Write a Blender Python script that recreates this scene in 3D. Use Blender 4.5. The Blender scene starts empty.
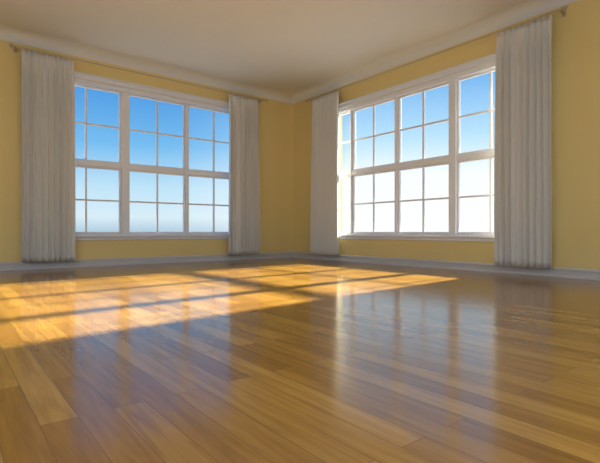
import bpy, bmesh, math, random
from mathutils import Vector
random.seed(4)
scene = bpy.context.scene
scene.view_settings.view_transform = 'Standard'
scene.view_settings.look = 'None'

CEIL = 3.11
RX, RY = -9.5, -9.5
T = 0.26

# ---------------------------------------------------------------- materials
def new_mat(name):
    m = bpy.data.materials.new(name); m.use_nodes = True
    nt = m.node_tree
    return m, nt, nt.nodes['Principled BSDF']
def N(nt, typ, **kw):
    n = nt.nodes.new(typ)
    for k, v in kw.items():
        if k in n.inputs.keys(): n.inputs[k].default_value = v
        else: setattr(n, k, v)
    return n
def painted(name, col, rough=0.6, var=0.04, scale=3.0, bump=0.02, bscale=180):
    m, nt, b = new_mat(name)
    tc = N(nt, 'ShaderNodeTexCoord')
    no = N(nt, 'ShaderNodeTexNoise', Scale=scale, Detail=4.0)
    nt.links.new(tc.outputs['Object'], no.inputs['Vector'])
    mx = N(nt, 'ShaderNodeMix', data_type='RGBA')
    nt.links.new(no.outputs['Fac'], mx.inputs[0])
    mx.inputs[6].default_value = (*[c*(1-var) for c in col], 1)
    mx.inputs[7].default_value = (*[min(1, c*(1+var)) for c in col], 1)
    nt.links.new(mx.outputs[2], b.inputs['Base Color'])
    b.inputs['Roughness'].default_value = rough
    n2 = N(nt, 'ShaderNodeTexNoise', Scale=bscale, Detail=2.0)
    nt.links.new(tc.outputs['Object'], n2.inputs['Vector'])
    bp = N(nt, 'ShaderNodeBump', Strength=bump, Distance=0.01)
    nt.links.new(n2.outputs['Fac'], bp.inputs['Height'])
    nt.links.new(bp.outputs['Normal'], b.inputs['Normal'])
    return m
M_wall = painted('wall_yellow_paint', (0.76, 0.63, 0.29), 0.65, 0.02)
M_ceil = painted('ceiling_paint', (0.72, 0.755, 0.80), 0.8, 0.02)
M_trim = painted('baseboard_paint', (0.54, 0.56, 0.62), 0.4, 0.02)
M_frame = painted('window_frame_paint', (0.76, 0.80, 0.90), 0.35, 0.02, bump=0.0)
M_rod = painted('rod_brass', (0.50, 0.44, 0.36), 0.4, 0.05, bump=0.0)
M_rod.node_tree.nodes['Principled BSDF'].inputs['Metallic'].default_value = 0.3

def cloth():
    m, nt, b = new_mat('curtain_linen')
    tc = N(nt, 'ShaderNodeTexCoord')
    w = N(nt, 'ShaderNodeTexNoise', Scale=260.0, Detail=3.0)
    nt.links.new(tc.outputs['Object'], w.inputs['Vector'])
    mx = N(nt, 'ShaderNodeMix', data_type='RGBA')
    nt.links.new(w.outputs['Fac'], mx.inputs[0])
    mx.inputs[6].default_value = (0.72, 0.73, 0.74, 1)
    mx.inputs[7].default_value = (0.79, 0.80, 0.81, 1)
    nt.links.new(mx.outputs[2], b.inputs['Base Color'])
    b.inputs['Roughness'].default_value = 0.9
    b.inputs['Specular IOR Level'].default_value = 0.15
    bp = N(nt, 'ShaderNodeBump', Strength=0.05, Distance=0.002)
    nt.links.new(w.outputs['Fac'], bp.inputs['Height'])
    nt.links.new(bp.outputs['Normal'], b.inputs['Normal'])
    return m
M_cloth = cloth()

def glass():
    m, nt, b = new_mat('window_glass')
    nt.nodes.remove(b)
    t = N(nt, 'ShaderNodeBsdfTransparent', Color=(0.98, 0.99, 1, 1))
    g = N(nt, 'ShaderNodeBsdfGlossy', Roughness=0.02)
    f = N(nt, 'ShaderNodeFresnel', IOR=1.15)
    ms = N(nt, 'ShaderNodeMixShader')
    nt.links.new(f.outputs[0], ms.inputs[0])
    nt.links.new(t.outputs[0], ms.inputs[1]); nt.links.new(g.outputs[0], ms.inputs[2])
    nt.links.new(ms.outputs[0], nt.nodes['Material Output'].inputs['Surface'])
    return m
M_glass = glass()

def floor_mat():
    m, nt, b = new_mat('oak_plank_floor')
    L = nt.links.new
    tc = N(nt, 'ShaderNodeTexCoord')
    sp = N(nt, 'ShaderNodeSeparateXYZ'); L(tc.outputs['Object'], sp.inputs[0])
    cb = N(nt, 'ShaderNodeCombineXYZ')
    L(sp.outputs['Y'], cb.inputs['X']); L(sp.outputs['X'], cb.inputs['Y'])
    br = N(nt, 'ShaderNodeTexBrick', offset=0.37, offset_frequency=2, squash=1.0, squash_frequency=2)
    br.inputs['Scale'].default_value = 1.0
    br.inputs['Brick Width'].default_value = 1.05
    br.inputs['Row Height'].default_value = 0.092
    br.inputs['Mortar Size'].default_value = 0.0013
    br.inputs['Mortar Smooth'].default_value = 0.3
    br.inputs['Color1'].default_value = (0, 0, 0, 1)
    br.inputs['Color2'].default_value = (1, 1, 1, 1)
    br.inputs['Mortar'].default_value = (0.5, 0.5, 0.5, 1)
    L(cb.outputs[0], br.inputs['Vector'])
    mp = N(nt, 'ShaderNodeMapping'); mp.inputs['Scale'].default_value = (34, 2.2, 1)
    L(tc.outputs['Object'], mp.inputs['Vector'])
    sc = N(nt, 'ShaderNodeVectorMath', operation='SCALE'); sc.inputs['Scale'].default_value = 17.0
    L(br.outputs['Color'], sc.inputs[0])
    ad = N(nt, 'ShaderNodeVectorMath', operation='ADD')
    L(mp.outputs[0], ad.inputs[0]); L(sc.outputs[0], ad.inputs[1])
    gr = N(nt, 'ShaderNodeTexNoise', Scale=1.0, Detail=6.0, Roughness=0.6, Distortion=0.6)
    L(ad.outputs[0], gr.inputs['Vector'])
    r1 = N(nt, 'ShaderNodeValToRGB')
    e = r1.color_ramp.elements
    e[0].position = 0.0; e[0].color = (0.30, 0.155, 0.034, 1)
    e[1].position = 1.0; e[1].color = (0.45, 0.265, 0.068, 1)
    x = r1.color_ramp.elements.new(0.5); x.color = (0.375, 0.210, 0.048, 1)
    L(br.outputs['Color'], r1.inputs[0])
    r2 = N(nt, 'ShaderNodeValToRGB')
    e = r2.color_ramp.elements
    e[0].position = 0.3; e[0].color = (0.70, 0.64, 0.56, 1)
    e[1].position = 0.7; e[1].color = (1.12, 1.11, 1.08, 1)
    L(gr.outputs['Fac'], r2.inputs[0])
    mu = N(nt, 'ShaderNodeMix', data_type='RGBA', blend_type='MULTIPLY')
    mu.inputs[0].default_value = 1.0
    L(r1.outputs[0], mu.inputs[6]); L(r2.outputs[0], mu.inputs[7])
    dk = N(nt, 'ShaderNodeMix', data_type='RGBA')
    dk.inputs[7].default_value = (0.12, 0.055, 0.018, 1)
    mf = N(nt, 'ShaderNodeMath', operation='MULTIPLY'); mf.inputs[1].default_value = 0.7
    L(br.outputs['Fac'], mf.inputs[0]); L(mf.outputs[0], dk.inputs[0])
    L(mu.outputs[2], dk.inputs[6])
    L(dk.outputs[2], b.inputs['Base Color'])
    rr = N(nt, 'ShaderNodeMapRange'); rr.inputs['To Min'].default_value = 0.12; rr.inputs['To Max'].default_value = 0.20
    L(gr.outputs['Fac'], rr.inputs['Value']); L(rr.outputs[0], b.inputs['Roughness'])
    b.inputs['Specular IOR Level'].default_value = 0.8
    hs = N(nt, 'ShaderNodeMath', operation='MULTIPLY_ADD'); hs.inputs[1].default_value = -1.0
    L(br.outputs['Fac'], hs.inputs[0])
    g2 = N(nt, 'ShaderNodeMath', operation='MULTIPLY'); g2.inputs[1].default_value = 0.12
    L(gr.outputs['Fac'], g2.inputs[0]); L(g2.outputs[0], hs.inputs[2])
    bp = N(nt, 'ShaderNodeBump', Strength=0.25, Distance=0.0015)
    L(hs.outputs[0], bp.inputs['Height']); L(bp.outputs['Normal'], b.inputs['Normal'])
    return m
M_floor = floor_mat()

# ---------------------------------------------------------------- geometry helpers
def mk(name, bm, mat, parent=None, smooth=False, bevel=0.0):
    bmesh.ops.recalc_face_normals(bm, faces=bm.faces)
    me = bpy.data.meshes.new(name); bm.to_mesh(me); bm.free()
    me.materials.append(mat)
    o = bpy.data.objects.new(name, me); scene.collection.objects.link(o)
    if smooth:
        for p in me.polygons: p.use_smooth = True
    if bevel:
        md = o.modifiers.new('bevel', 'BEVEL'); md.width = bevel; md.segments = 2; md.limit_method = 'ANGLE'
    if parent: o.parent = parent
    return o
def empty(name):
    o = bpy.data.objects.new(name, None); scene.collection.objects.link(o); return o
def box(bm, f, a0, a1, d0, d1, z0, z1):
    vs = [bm.verts.new(f(a, d, z)) for a in (a0, a1) for d in (d0, d1) for z in (z0, z1)]
    for q in ((0,1,3,2),(4,6,7,5),(0,4,5,1),(2,3,7,6),(0,2,6,4),(1,5,7,3)):
        bm.faces.new([vs[i] for i in q])

fN = lambda a, d, z: (a, d, z)
fE = lambda a, d, z: (d, a, z)
fW = lambda a, d, z: (RX - d, a, z)
fS = lambda a, d, z: (a, RY - d, z)

Z0 = 0.43
ZT = {'north': 2.68, 'east': 2.61, 'west': 2.68, 'south': 2.68}
wins = {'north': (-4.26, -1.12), 'east': (-4.53, -1.12), 'west': (-7.6, -2.0), 'south': (-8.0, -1.5)}  # west and south openings are added behind the camera to admit sky light
def wall(name, f, a0, a1, k):
    w = wins[k]; Z1 = ZT[k]
    bm = bmesh.new()
    box(bm, f, a0, w[0], 0, T, 0, CEIL); box(bm, f, w[1], a1, 0, T, 0, CEIL)
    box(bm, f, w[0], w[1], 0, T, 0, Z0); box(bm, f, w[0], w[1], 0, T, Z1, CEIL)
    mk(name, bm, M_wall)
wall('wall_north', fN, RX-T, T, 'north')
wall('wall_east', fE, RY-T, 0, 'east')
wall('wall_west', fW, RY-T, 0, 'west')
wall('wall_south', fS, RX, 0, 'south')

bm = bmesh.new(); box(bm, fN, RX-T, T, RY-T, T, -0.2, 0); mk('floor', bm, M_floor)
bm = bmesh.new(); box(bm, fN, RX-T, T, RY-T, T, CEIL, CEIL+0.2); mk('ceiling', bm, M_ceil)

def sweep(name, f, a0, a1, prof, mat, smooth=False):
    bm = bmesh.new()
    A = [bm.verts.new(f(a0, -d, z)) for d, z in prof]
    B = [bm.verts.new(f(a1, -d, z)) for d, z in prof]
    n = len(prof)
    for i in range(n):
        j = (i+1) % n
        bm.faces.new([A[i], A[j], B[j], B[i]])
    bm.faces.new(A); bm.faces.new(B)
    o = mk(name, bm, mat)
    if smooth:
        for p in o.data.polygons: p.use_smooth = len(p.vertices) == 4
        md = o.modifiers.new('es', 'EDGE_SPLIT'); md.split_angle = math.radians(40)
    return o
base_prof = [(0,0),(0.030,0),(0.030,0.018),(0.020,0.026),(0.018,0.075),(0.024,0.082),(0.022,0.094),(0.010,0.106),(0.0,0.110)]
crown = [(0, CEIL), (0, CEIL-0.12)]
for i in range(0, 15):
    t = i/14*math.pi/2
    crown.append((0.004+0.16*(1-math.cos(t)), CEIL-0.002-0.118*(1-math.sin(t))))
crown += [(0.166, CEIL)]
for nm, f, a0, a1 in (('north', fN, RX, 0), ('east', fE, RY, 0), ('west', fW, RY, 0), ('south', fS, RX, 0)):
    sweep('baseboard_'+nm, f, a0, a1, base_prof, M_trim)
for i, (f, a0, a1) in enumerate(((fN, RX, 0), (fE, RY, 0), (fW, RY, 0), (fS, RX, 0))):
    sweep('trim_%d' % (i+1), f, a0, a1, crown, M_ceil, True)

# ---------------------------------------------------------------- windows
def window(name, f, k, mulls, zm=1.49):
    root = empty(name)
    a0, a1 = wins[k]; Z1 = ZT[k]
    def part(pn, boxes, mat=M_frame, bev=0.004):
        bm = bmesh.new()
        for b in boxes: box(bm, f, *b)
        return mk(pn, bm, mat, root, bevel=bev)
    e = 0.001
    cw = 0.07
    part('casing', [(a0-cw, a0+e, -0.022, -e, Z0-0.02, Z1), (a1-e, a1+cw, -0.022, -e, Z0-0.02, Z1),
                    (a0-cw, a1+cw, -0.026, -e, Z1, Z1+0.065), (a0-cw-0.02, a1+cw+0.02, -0.04, -e, Z1+0.065, Z1+0.085)])
    part('sill', [(a0-cw-0.02, a1+cw+0.02, -0.05, 0.10, Z0-0.005, Z0+0.022),
                  (a0-cw, a1+cw, -0.022, -e, Z0-0.05, Z0-0.005)])
    fr = 0.05
    part('frame', [(a0+e, a0+fr, 0.0, 0.16, Z0+0.02, Z1-e), (a1-fr, a1-e, 0.0, 0.16, Z0+0.02, Z1-e),
                   (a0+fr, a1-fr, 0.0, 0.16, Z1-0.06, Z1-e), (a0+fr, a1-fr, 0.02, 0.16, Z0+0.02, Z0+0.045)])
    part('mullions', [(c-mw/2, c+mw/2, 0.03, 0.15, Z0+0.045, Z1-0.06) for c, mw in mulls])
    edges = [a0+fr] + [v for c, mw in mulls for v in (c-mw/2, c+mw/2)] + [a1-fr]
    cells = [(edges[i], edges[i+1]) for i in range(0, len(edges), 2)]
    rails, sash, mun, gl = [], [], [], []
    mw = 0.013
    for c0, c1 in cells:
        rails.append((c0, c1, 0.04, 0.14, zm-0.036, zm+0.036))
        for (z0, z1) in ((Z0+0.045, zm-0.036), (zm+0.036, Z1-0.06)):
            s = 0.026
            da, db = 0.06, 0.11
            sash += [(c0, c0+s, da, db, z0, z1), (c1-s, c1, da, db, z0, z1),
                     (c0+s, c1-s, da, db, z0, z0+s), (c0+s, c1-s, da, db, z1-s, z1)]
            cm, zc = (c0+c1)/2, (z0+z1)/2
            if c1-c0 > 0.5:
                mun += [(cm-mw, cm+mw, 0.07, 0.10, z0+s, z1-s),
                        (c0+s, cm-mw, 0.072, 0.098, zc-mw, zc+mw), (cm+mw, c1-s, 0.072, 0.098, zc-mw, zc+mw)]
            else:
                mun += [(c0+s, c1-s, 0.072, 0.098, zc-mw, zc+mw)]
            gl.append((c0+s, c1-s, z0+s, z1-s))
    part('meeting_rails', rails); part('sashes', sash, bev=0.003); part('muntins', mun, bev=0.002)
    bm = bmesh.new()
    for g in gl:
        vs = [bm.verts.new(f(a, 0.085, z)) for a, z in ((g[0], g[2]), (g[1], g[2]), (g[1], g[3]), (g[0], g[3]))]
        bm.faces.new(vs)
    mk('glass_panes', bm, M_glass, root)
window('window_1', fN, 'north', [(-3.18, 0.10), (-2.18, 0.04)])
window('window_2', fE, 'east', [(-3.49, 0.10), (-2.52, 0.04), (-1.56, 0.02)])
window('fill_window_west', fW, 'west', [(-6.2, 0.1), (-4.8, 0.1), (-3.4, 0.1)])  # unseen rear window, added so sky light fills the room
window('fill_window_south', fS, 'south', [(-6.4, 0.1), (-4.75, 0.1), (-3.1, 0.1)])  # likewise added out of view, as a second source of sky fill

# ---------------------------------------------------------------- curtains and rods
ROD_Z, ROD_D = 2.90, -0.13
def rings(f, a0, a1, n, root):
    for j in range(n):
        a = a0+(j+0.75)*(a1-a0)/n
        bm = bmesh.new()
        R, r = 0.018, 0.0028
        ns, nt_ = 20, 8
        vs = []
        for s in range(ns):
            th = 2*math.pi*s/ns
            rg = []
            for q in range(nt_):
                ps = 2*math.pi*q/nt_
                rr = R+r*math.cos(ps)
                rg.append(bm.verts.new(f(a+r*math.sin(ps), ROD_D+rr*math.cos(th), ROD_Z-0.006+rr*math.sin(th))))
            vs.append(rg)
        for s in range(ns):
            for q in range(nt_):
                bm.faces.new([vs[s][q], vs[(s+1)%ns][q], vs[(s+1)%ns][(q+1)%nt_], vs[s][(q+1)%nt_]])
        mk('ring_%d' % (j+1), bm, M_rod, root, smooth=True)
def curtain(f, a0, a1, seed, z0=0.10, pleats=9):
    rnd = random.Random(seed)
    root = empty('curtain')
    nz, per = 40, 14
    na = pleats*per
    amps = [rnd.uniform(0.65, 1.25) for _ in range(pleats+2)]
    ph = [rnd.uniform(-0.6, 0.6) for _ in range(4)]
    bm = bmesh.new(); rows = []
    top = ROD_Z-0.024
    for k in range(nz+1):
        v = k/nz; z = top+(z0-top)*v
        row = []
        for i in range(na+1):
            u = i/per
            idx = int(u); fr = u-idx
            am = amps[min(idx, pleats)]*(1-fr)+amps[min(idx+1, pleats+1)]*fr
            drift = 0.35*math.sin(2.2*v+ph[0]+u*0.7)*min(1, v*3)
            p = 2*math.pi*u+drift
            head = min(1, v*9)
            amp = (0.020+0.022*head)*am
            d = ROD_D - amp*(math.sin(p)+0.25*head*math.sin(2*p+ph[1]+v)) - 0.006*math.sin(p*0.31+v*3+ph[2])*head
            width = 1+0.03*head*(0.4+0.6*math.sin(v*2.2))
            t = i/na
            a = (a0+a1)/2+(t-0.5)*(a1-a0)*width + 0.010*head*math.sin(p*1.0+1.3)
            row.append(bm.verts.new(f(a, d, z)))
        rows.append(row)
    for k in range(nz):
        for i in range(na):
            bm.faces.new([rows[k][i], rows[k][i+1], rows[k+1][i+1], rows[k+1][i]])
    o = mk('cloth', bm, M_cloth, root, smooth=True)
    md = o.modifiers.new('thick', 'SOLIDIFY'); md.thickness = 0.003
    rings(f, a0, a1, pleats, root)
    return root
def lathe(bm, f, prof, seg=16):
    rs = []
    for a, r in prof:
        rs.append([bm.verts.new(f(a, ROD_D+r*math.cos(2*math.pi*s/seg), ROD_Z+r*math.sin(2*math.pi*s/seg))) for s in range(seg)])
    for i in range(len(rs)-1):
        for s in range(seg):
            bm.faces.new([rs[i][s], rs[i][(s+1)%seg], rs[i+1][(s+1)%seg], rs[i+1][s]])
    bm.faces.new(rs[0]); bm.faces.new(rs[-1])
def rod(f, a0, a1, brackets):
    bm = bmesh.new()
    R = 0.0085
    fin = [(0.0, R), (0.0, 0.017), (0.010, 0.017), (0.012, 0.010), (0.02, 0.014), (0.032, 0.022), (0.046, 0.022), (0.058, 0.013), (0.064, 0.003)]
    prof = [(a0-a, r) for a, r in reversed(fin)] + [(a1+a, r) for a, r in fin]
    lathe(bm, f, prof)
    for b in brackets:
        box(bm, f, b-0.008, b+0.008, ROD_D, -0.001, ROD_Z-0.006, ROD_Z+0.006)
        box(bm, f, b-0.02, b+0.02, -0.008, -0.001, ROD_Z-0.035, ROD_Z+0.035)
        box(bm, f, b-0.008, b+0.008, ROD_D-0.012, ROD_D+0.012, ROD_Z-0.014, ROD_Z-0.008)
    return mk('curtain_rod', bm, M_rod, smooth=False, bevel=0.001)
rod(fN, -4.62, -0.74, (-4.60, -0.78))
rod(fE, -4.92, -0.62, (-4.90, -0.66))
curtain(fN, -4.55, -3.93, 1)
curtain(fN, -1.49, -0.89, 2)
curtain(fE, -4.83, -4.20, 3)
curtain(fE, -1.44, -0.75, 5)

# ---------------------------------------------------------------- fill lamps, added unseen behind the viewpoint to brighten the room
m, nt, b = new_mat('fill_lamp_glow')
b.inputs['Base Color'].default_value = (0.9, 0.88, 0.84, 1)
b.inputs['Emission Color'].default_value = (1.0, 0.97, 0.92, 1)
b.inputs['Emission Strength'].default_value = 62
M_fill_glow = m
def fill_lamp(x, y, R=0.30):
    root = empty('added_fill_lamp')
    def spin(pn, prof, mat):
        bm = bmesh.new(); rs = []
        for r, z in prof:
            rs.append([bm.verts.new((x+r*math.cos(2*math.pi*s/32), y+r*math.sin(2*math.pi*s/32), z)) for s in range(32)])
        for i in range(len(rs)-1):
            for s in range(32):
                bm.faces.new([rs[i][s], rs[i][(s+1)%32], rs[i+1][(s+1)%32], rs[i+1][s]])
        bm.faces.new(rs[0]); bm.faces.new(rs[-1])
        mk(pn, bm, mat, root, smooth=True)
    spin('base_ring', [(R+0.02, CEIL-0.001), (R+0.02, CEIL-0.03), (R, CEIL-0.035)], M_trim)
    spin('fill_dome', [(R*math.cos(t), CEIL-0.035-0.12*math.sin(t)) for t in [i/10*1.55 for i in range(11)]], M_fill_glow)
fill_lamp(-7.4, -8.6); fill_lamp(-4.6, -8.8); fill_lamp(-8.4, -5.6)

# ---------------------------------------------------------------- sun and sky
d = Vector((-1, -0.085, -0.478)).normalized()
sd = bpy.data.lights.new('sun', 'SUN'); sd.energy = 30; sd.angle = 0.035; sd.color = (1.0, 0.88, 0.58)
so = bpy.data.objects.new('sun', sd); scene.collection.objects.link(so)
so.rotation_euler = d.to_track_quat('-Z', 'Y').to_euler(); so.location = (12, 1, 6)

w = bpy.data.worlds.new('sky'); scene.world = w; w.use_nodes = True
nt = w.node_tree; bg = nt.nodes['Background']; L = nt.links.new
tc = N(nt, 'ShaderNodeTexCoord')
nrm = N(nt, 'ShaderNodeVectorMath', operation='NORMALIZE'); L(tc.outputs['Generated'], nrm.inputs[0])
sp = N(nt, 'ShaderNodeSeparateXYZ'); L(nrm.outputs[0], sp.inputs[0])
def ramp(stops):
    r = N(nt, 'ShaderNodeValToRGB')
    e = r.color_ramp.elements
    e[0].position, e[0].color = stops[0][0], (*stops[0][1], 1)
    e[1].position, e[1].color = stops[-1][0], (*stops[-1][1], 1)
    for p, c in stops[1:-1]:
        q = e.new(p); q.color = (*c, 1)
    return r
away = ramp([(0.0, (0.42, 0.58, 0.70)), (0.03, (0.66, 0.81, 0.88)), (0.09, (0.50, 0.74, 0.88)), (0.18, (0.17, 0.48, 0.82)), (0.32, (0.045, 0.25, 0.68)), (1.0, (0.04, 0.20, 0.60))])
sunw = ramp([(0.0, (0.95, 0.98, 1.0)), (0.12, (0.92, 0.98, 1.0)), (0.20, (0.48, 0.75, 0.96)), (0.34, (0.10, 0.38, 0.80)), (1.0, (0.06, 0.25, 0.65))])
L(sp.outputs['Z'], away.inputs[0]); L(sp.outputs['Z'], sunw.inputs[0])
mr = N(nt, 'ShaderNodeMapRange', interpolation_type='SMOOTHSTEP')
mr.inputs['From Min'].default_value = 0.35; mr.inputs['From Max'].default_value = 0.75
L(sp.outputs['X'], mr.inputs['Value'])
mx = N(nt, 'ShaderNodeMix', data_type='RGBA')
L(mr.outputs[0], mx.inputs[0]); L(away.outputs[0], mx.inputs[6]); L(sunw.outputs[0], mx.inputs[7])
L(mx.outputs[2], bg.inputs['Color'])
bg.inputs['Strength'].default_value = 1.08

# ---------------------------------------------------------------- camera
cd = bpy.data.cameras.new('camera'); cam = bpy.data.objects.new('camera', cd); scene.collection.objects.link(cam)
cd.sensor_width = 36; cd.sensor_fit = 'HORIZONTAL'; cd.lens = 451/600*36
cam.location = (-5.35, -6.98, 0.506)
yaw = math.atan2(0.784, 0.621)
cam.rotation_euler = (math.radians(90), 0, yaw-math.pi/2)
cd.clip_end = 5000
scene.camera = cam
